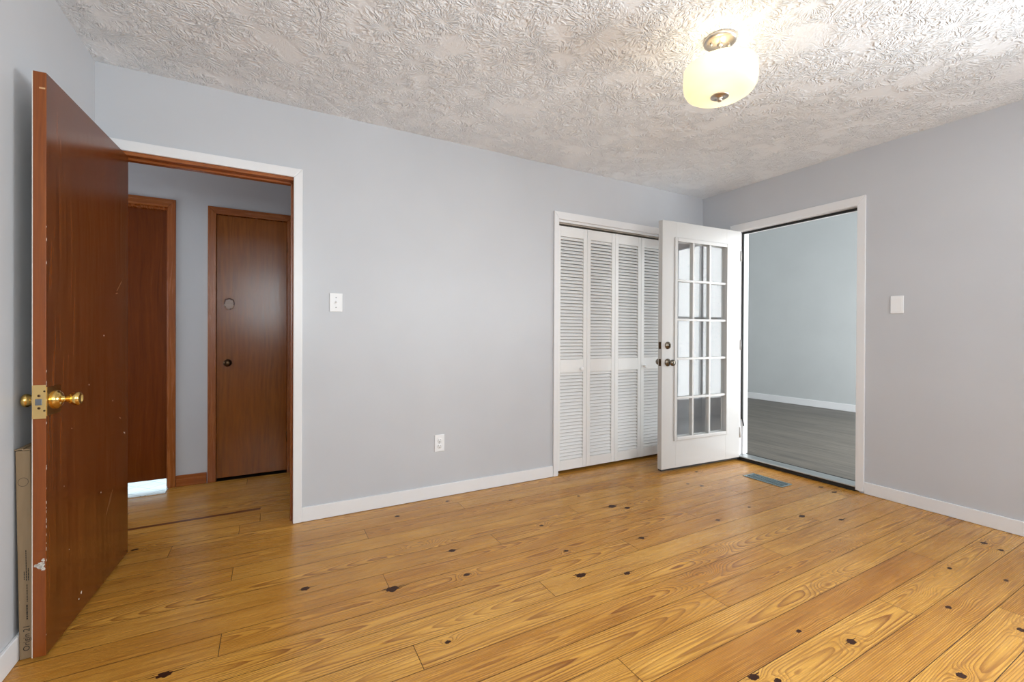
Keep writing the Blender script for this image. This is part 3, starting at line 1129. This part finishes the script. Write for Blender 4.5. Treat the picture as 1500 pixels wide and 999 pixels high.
d3 = empty('door_3', (RD[0] + 0.020, HY - 0.002, 0))
struct(d3, 'narrow dark brown hall door on the right with a worn pale patch and dark knob', 'door')
DWd = RD[1] - RD[0] - 0.040
b = mb('lauan')
b.box(0, DWd, 0, 0.034, 0.024, 2.000)
b.build('door_panel', d3, 0.001)
b = mb('bronze')
b.lathe([(0.027, 0), (0.027, 0.005), (0.014, 0.008), (0.011, 0.012), (0.011, 0.028), (0.020, 0.036), (0.0255, 0.046), (0.025, 0.054), (0.017, 0.060), (0, 0.061)], (0.070, 0, 0.890), (0, -1, 0), 32)
b.build('knob', d3)
for hz in (1.80, 0.29):
    b = mb('bronze')
    b.box(DWd - 0.002, DWd + 0.006, -0.006, 0.003, hz - 0.04, hz + 0.04)
    b.tube((DWd + 0.004, -0.006, hz - 0.042), (DWd + 0.004, -0.006, hz + 0.042), 0.006)
    b.build('hinge', d3)
# worn patch: torn veneer around an old hole, a shallow dish with a ragged rim
m = mat('torn_pale_veneer', srgb(150, 112, 84), 0.3)
t = NT(m)
t.out('Base Color', t.mix(t.noise(t.mapping(t.obj(), (30, 30, 60)), 1.0, 4), srgb(116, 80, 58), srgb(172, 144, 124)))
M['veneer'] = m
M['torn_rim'] = mat('torn_brown_rim', srgb(84, 46, 22), 0.5)
b = mb('veneer')
rr = random.Random(21)
pr = []
n = 26
for k in range(n):
    th = 2 * math.pi * k / n
    q = 0.94 + 0.12 * rr.random()
    if 0.2 < th < 2.9:
        q += rr.uniform(-.05, .10)
    pr.append((0.034 * q * math.cos(th), 0.043 * q * math.sin(th)))
cx, cz = 0.079, 1.335
outer = [b.bm.verts.new((cx + p[0], -0.0015, cz + p[1])) for p in pr]
inner = [b.bm.verts.new((cx + p[0] * .82, -0.0002, cz + p[1] * .82)) for p in pr]
rim = [b.bm.verts.new((cx + p[0] * 1.05, 0.0003, cz + p[1] * 1.05)) for p in pr]
cen = b.bm.verts.new((cx, 0.0001 - 0.0002, cz - 0.005))
for k in range(n):
    k2 = (k + 1) % n
    b.use('torn_rim' if math.sin(2 * math.pi * k / n) > 0.1 or k % 5 == 0 else 'veneer')
    b._f([rim[k], rim[k2], outer[k2], outer[k]])
    b._f([outer[k], outer[k2], inner[k2], inner[k]])
    b.use('veneer')
    b._f([inner[k], inner[k2], cen])
o = b.build('worn_patch', d3)
tag(o, 'pale torn veneer patch')

# ------------------------------------------------------------------ louvered bifold closet doors
PX = [1.9885, 2.2915, 2.5950, 2.8985, 3.2020]
PYF = BY + 0.022
PT = 0.028
Z0, Z1 = 0.024, 1.984


def louver_panel(root, x0, x1):
    """one leaf, local to root: stiles, rails and slats"""
    st = 0.036
    b = mb('louver')
    g_ = 0.0012
    xa, xb = x0 + g_, x1 - g_
    b.box(xa, xa + st, 0, PT, Z0, Z1).box(xb - st, xb, 0, PT, Z0, Z1)
    for za, zb in ((Z0, 0.104), (0.808, 0.914), (1.902, Z1)):
        b.box(xa + st, xb - st, 0.001, PT - 0.001, za, zb)
    leaf = b.build('door_leaf', root, 0.0025)
    s = mb('louver')
    R_ = Matrix.Rotation(math.radians(52), 3, 'X')
    for za, zb, n in ((0.104, 0.808, 26), (0.914, 1.902, 37)):
        for k in range(n):
            zc = za + (zb - za) * (k + 0.5) / n
            s.box(xa + st - 0.002, xb - st + 0.002, PT / 2 - 0.0130, PT / 2 + 0.0130, zc - 0.003, zc + 0.003, R_)
    s.build('louver_slats', leaf)
    return leaf


def pull_knob(root, x, z):
    b = mb('plate')
    b.lathe([(0.010, 0), (0.008, 0.006), (0.0075, 0.010), (0.013, 0.016), (0.0155, 0.021), (0.0145, 0.026), (0.008, 0.029), (0, 0.0295)], (x, 0, z), (0, -1, 0), 24)
    b.build('knob', root)


d4 = empty('door_4', (PX[0], PYF, 0))
struct(d4, 'left pair of white louvered bifold closet panels, small white knob on its left panel', 'closet door')
louver_panel(d4, 0, PX[1] - PX[0])
louver_panel(d4, PX[1] - PX[0], PX[2] - PX[0])
pull_knob(d4, 2.226 - PX[0], 0.836)
b = mb('nickel')
b.tube((0.02, PT / 2, 0.002), (0.02, PT / 2, Z0 + 0.01), 0.005)
b.box(0.0, 0.04, 0.004, PT - 0.004, 0.001, 0.005)
b.build('pivot', d4)
d5 = empty('door_5', (PX[2], PYF, 0))
struct(d5, 'right pair of white louvered bifold closet panels, partly hidden behind the white glazed door', 'closet door')
louver_panel(d5, 0, PX[3] - PX[2])
louver_panel(d5, PX[3] - PX[2], PX[4] - PX[2])
pull_knob(d5, 2.936 - PX[2], 0.836)

# ------------------------------------------------------------------ white glazed door, open
A = Vector((3.668, 2.4665))
Bp = Vector((2.753, 2.521))
L6 = (Bp - A).length
a6 = math.atan2(Bp.y - A.y, Bp.x - A.x)
d6 = empty('door_6', (A.x, A.y, 0.0), a6)
struct(d6, 'white door with fifteen glass panes standing open in front of the closet', 'door')
# local: x from hinge to free edge; seen face at y=0; thickness towards -y
T6 = 0.044
Z0d, Z1d = 0.030, 2.040
ga, gb, gz0, gz1 = 0.176, 0.762, 0.276, 1.886      # glass opening
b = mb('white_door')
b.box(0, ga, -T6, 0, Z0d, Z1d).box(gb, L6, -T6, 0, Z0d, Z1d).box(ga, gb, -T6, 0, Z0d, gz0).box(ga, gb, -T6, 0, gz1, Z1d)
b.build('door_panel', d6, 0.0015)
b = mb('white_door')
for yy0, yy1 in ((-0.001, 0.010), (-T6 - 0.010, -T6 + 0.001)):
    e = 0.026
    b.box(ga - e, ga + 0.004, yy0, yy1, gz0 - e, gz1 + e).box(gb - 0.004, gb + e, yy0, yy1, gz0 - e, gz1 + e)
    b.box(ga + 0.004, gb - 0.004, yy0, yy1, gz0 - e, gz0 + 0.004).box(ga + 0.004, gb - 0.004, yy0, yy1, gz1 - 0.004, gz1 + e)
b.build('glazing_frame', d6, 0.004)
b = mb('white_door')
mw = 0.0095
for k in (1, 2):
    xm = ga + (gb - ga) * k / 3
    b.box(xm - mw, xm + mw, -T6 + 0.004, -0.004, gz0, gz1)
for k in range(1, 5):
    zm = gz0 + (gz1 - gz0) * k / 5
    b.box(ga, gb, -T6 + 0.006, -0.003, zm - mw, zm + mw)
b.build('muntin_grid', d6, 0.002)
for i in range(3):
    for k in range(5):
        xa = ga + (gb - ga) * i / 3 + mw * (i > 0)
        xb = ga + (gb - ga) * (i + 1) / 3 - mw * (i < 2)
        za = gz0 + (gz1 - gz0) * k / 5 + mw * (k > 0)
        zb = gz0 + (gz1 - gz0) * (k + 1) / 5 - mw * (k < 4)
        b = mb('glass')
        b.box(xa, xb, -0.024, -0.020, za, zb)
        b.build('glass_pane', d6)
b = mb('pewter')
kx = L6 - 0.060
b.lathe([(0.030, 0), (0.030, 0.006), (0.026, 0.011), (0.020, 0.013), (0.017, 0.014), (0.016, 0.018), (0, 0.0185)], (kx, 0, 1.031), (0, 1, 0), 32)
b.box(kx - 0.004, kx + 0.004, 0.015, 0.032, 1.031 - 0.014, 1.031 + 0.014)
b.build('deadbolt', d6)
KN = [(0.031, 0), (0.031, 0.006), (0.026, 0.011), (0.014, 0.014), (0.011, 0.018), (0.011, 0.034), (0.018, 0.040), (0.025, 0.048), (0.0265, 0.057), (0.023, 0.065), (0.012, 0.069), (0, 0.070)]
b = mb('pewter')
b.lathe(KN, (kx, 0, 0.893), (0, 1, 0), 32)
b.build('knob', d6)
b = mb('pewter')
b.lathe(KN, (kx, -T6, 0.893), (0, -1, 0), 32)
b.build('knob', d6)
b = mb('bronze')
b.box(L6 - 0.001, L6 + 0.0015, -T6 / 2 - 0.0125, -T6 / 2 + 0.0125, 1.031 - 0.028, 1.031 + 0.028)
b.box(L6 - 0.001, L6 + 0.0015, -T6 / 2 - 0.0125, -T6 / 2 + 0.0125, 0.893 - 0.028, 0.893 + 0.028)
b.prism([(-T6 / 2 - 0.006, 0.883), (-T6 / 2 + 0.006, 0.883), (-T6 / 2 + 0.006, 0.903), (-T6 / 2 - 0.006, 0.903)], 0, L6, L6 + 0.008)
b.build('latch_plate', d6)
b = mb('black')
b.box(0.004, L6 - 0.004, -T6 + 0.004, -0.004, 0.016, Z0d)  # black strip put in as the dark shade under the door
b.build('bottom_shade_strip', d6)
for hz in (0.25, 1.03, 1.82):
    b = mb('white_door')
    b.tube((-0.005, 0.003, hz - 0.045), (-0.005, 0.003, hz + 0.045), 0.006)
    b.build('hinge', d6)

# ------------------------------------------------------------------ ceiling lamp
lm = empty('ceiling_lamp', (LAMP[0], LAMP[1], H))
tag(lm, 'semi-flush ceiling lamp with a cream glass drum shade and nickel canopy', 'lamp', None, 'thing')
b = mb('nickel')
b.lathe([(0, 0.0), (0.069, 0.0), (0.070, -0.006), (0.066, -0.016), (0.055, -0.021), (0.014, -0.024), (0.0, -0.024)], (0, 0, 0), (0, 0, 1), 48)
b.lathe([(0, -0.021), (0.006, -0.021), (0.006, -0.030), (0.003, -0.032), (0, -0.032)], (0.036, -0.018, 0), (0, 0, 1), 12)
b.lathe([(0, -0.021), (0.006, -0.021), (0.006, -0.030), (0.003, -0.032), (0, -0.032)], (-0.036, 0.018, 0), (0, 0, 1), 12)
b.build('canopy', lm)
b = mb('nickel')
b.lathe([(0.0055, -0.022), (0.0055, -0.2545)], (0, 0, 0), (0, 0, 1), 16)
b.lathe([(0.012, -0.022), (0.012, -0.030), (0.006, -0.034)], (0, 0, 0), (0, 0, 1), 20)
b.build('stem', lm)
b = mb('shade')
prof = [(r_ * 0.91, z_ - 0.004) for r_, z_ in ((0.1640, -0.127), (0.1655, -0.126), (0.1670, -0.128), (0.1690, -0.160), (0.1690, -0.190), (0.1650, -0.212), (0.1540, -0.230), (0.1350, -0.242), (0.1050, -0.248), (0.0600, -0.2505), (0.012, -0.251))]
b.lathe(prof, (0, 0, 0), (0, 0, 1), 72)
b.build('lamp_shade', lm)
b = mb('nickel')
b.lathe([(0.0, -0.2535), (0.039, -0.2535), (0.039, -0.258), (0.033, -0.261), (0.012, -0.262), (0.010, -0.268), (0.0115, -0.273), (0.008, -0.278), (0, -0.279)], (0, 0, 0), (0, 0, 1), 32)
b.build('finial', lm)
for sx, sy in ((0.075, 0.045), (-0.075, -0.045)):
    b = mb('nickel')
    b.lathe([(0.0, -0.160), (0.016, -0.160), (0.016, -0.190), (0.0, -0.190)], (sx * 0.5, sy * 0.5, 0), (0, 0, 1), 16)
    b.box(min(0, sx * .5), max(0, sx * .5), min(0, sy * .5), max(0, sy * .5), -0.182, -0.176)
    so = b.build('bulb_socket', lm)
    l = bpy.data.lights.new('bulb_light', 'POINT')
    l.energy = 0.5
    l.color = (1.0, 0.86, 0.66)
    l.shadow_soft_size = 0.03
    lo = bpy.data.objects.new('bulb_light', l)
    lo.location = (sx, sy, -0.165)
    lo.parent = lm
    COL.objects.link(lo)

# ------------------------------------------------------------------ plates and vent
sw = empty('light_switch', (0.347, BY, 1.3035))
tag(sw, 'white toggle light switch on the long wall beside the hall doorway', 'light switch', None, 'thing')
b = mb('plate')
b.box(-0.0365, 0.0365, -0.006, -0.0005, -0.057, 0.057)
b.build('cover_plate', sw, 0.0025)
b = mb('plate')
b.box(-0.0055, 0.0055, -0.0075, -0.005, -0.012, 0.012)
b.box(-0.0042, 0.0042, -0.018, -0.005, -0.004, 0.004, Matrix.Rotation(math.radians(28), 3, 'X'))
b.build('toggle', sw, 0.0008)
for z in (0.030, -0.030):
    b = mb('steel_latch')
    b.lathe([(0, .0066), (0.003, .0066), (0.003, .005)], (0, 0, z), (0, -1, 0), 12)
    b.build('screw', sw)

ot = empty('wall_outlet', (1.0105, BY, 0.370))
tag(ot, 'white double wall outlet low on the long wall', 'outlet', None, 'thing')
b = mb('plate')
b.box(-0.035, 0.035, -0.006, -0.0005, -0.0575, 0.0575)
b.build('cover_plate', ot, 0.0025)
for z in (0.0195, -0.0195):
    b = mb('plate')
    b.lathe([(0, 0.0085), (0.0165, 0.0085), (0.0172, 0.0075), (0.0172, 0.005)], (0, 0, z), (0, -1, 0), 28)
    rc = b.build('receptacle', ot)
    b = mb('plate_dark')
    b.box(-0.0075, -0.0055, -0.0089, -0.007, z - 0.001, z + 0.008).box(0.0055, 0.0075, -0.0089, -0.007, z - 0.001, z + 0.007)
    b.lathe([(0, 0.0089), (0.0025, 0.0089), (0.0025, 0.007)], (0, 0, z - 0.008), (0, -1, 0), 12)
    b.build('slots', rc)
b = mb('steel_latch')
b.lathe([(0, .0068), (0.003, .0068), (0.003, .005)], (0, 0, 0), (0, -1, 0), 12)
b.build('screw', ot)

bp_ = empty('blank_cover_plate', (RX, 1.3505, 1.325))
tag(bp_, 'blank white cover plate on the right wall beside the opening', 'wall plate', None, 'thing')
b = mb('plate')
b.box(-0.007, -0.0005, -0.0355, 0.0355, -0.059, 0.059)
b.build('cover_plate', bp_, 0.003)
b = mb('plate')
b.box(-0.0082, -0.006, -0.026, 0.026, -0.046, 0.046)
b.build('plate_insert', bp_, 0.001)

vt_ = empty('floor_vent', (3.352, 2.025, 0.0))
tag(vt_, 'grey slotted metal vent set in the pine floor in front of the right opening', 'vent', None, 'thing')
b = mb('vent')
hx, hy = 0.066, 0.152
e = 0.016
b.box(-hx, -hx + e, -hy, hy, 0.0006, 0.005).box(hx - e, hx, -hy, hy, 0.0006, 0.005).box(-hx + e, hx - e, -hy, -hy + e, 0.0006, 0.005).box(-hx + e, hx - e, hy - e, hy, 0.0006, 0.005)
b.build('frame', vt_, 0.0015)
b = mb('void')
b.box(-hx + e, hx - e, -hy + e, hy - e, 0.0005, 0.0012)
b.build('duct', vt_)
b = mb('vent')
for k in range(1, 18):
    yy = -hy + e + (2 * hy - 2 * e) * k / 18
    b.box(-hx + e, hx - e, yy - 0.0028, yy + 0.0028, 0.0012, 0.0040)
b.box(-0.003, 0.003, -hy + e, hy - e, 0.0012, 0.0044)
b.build('grille', vt_)
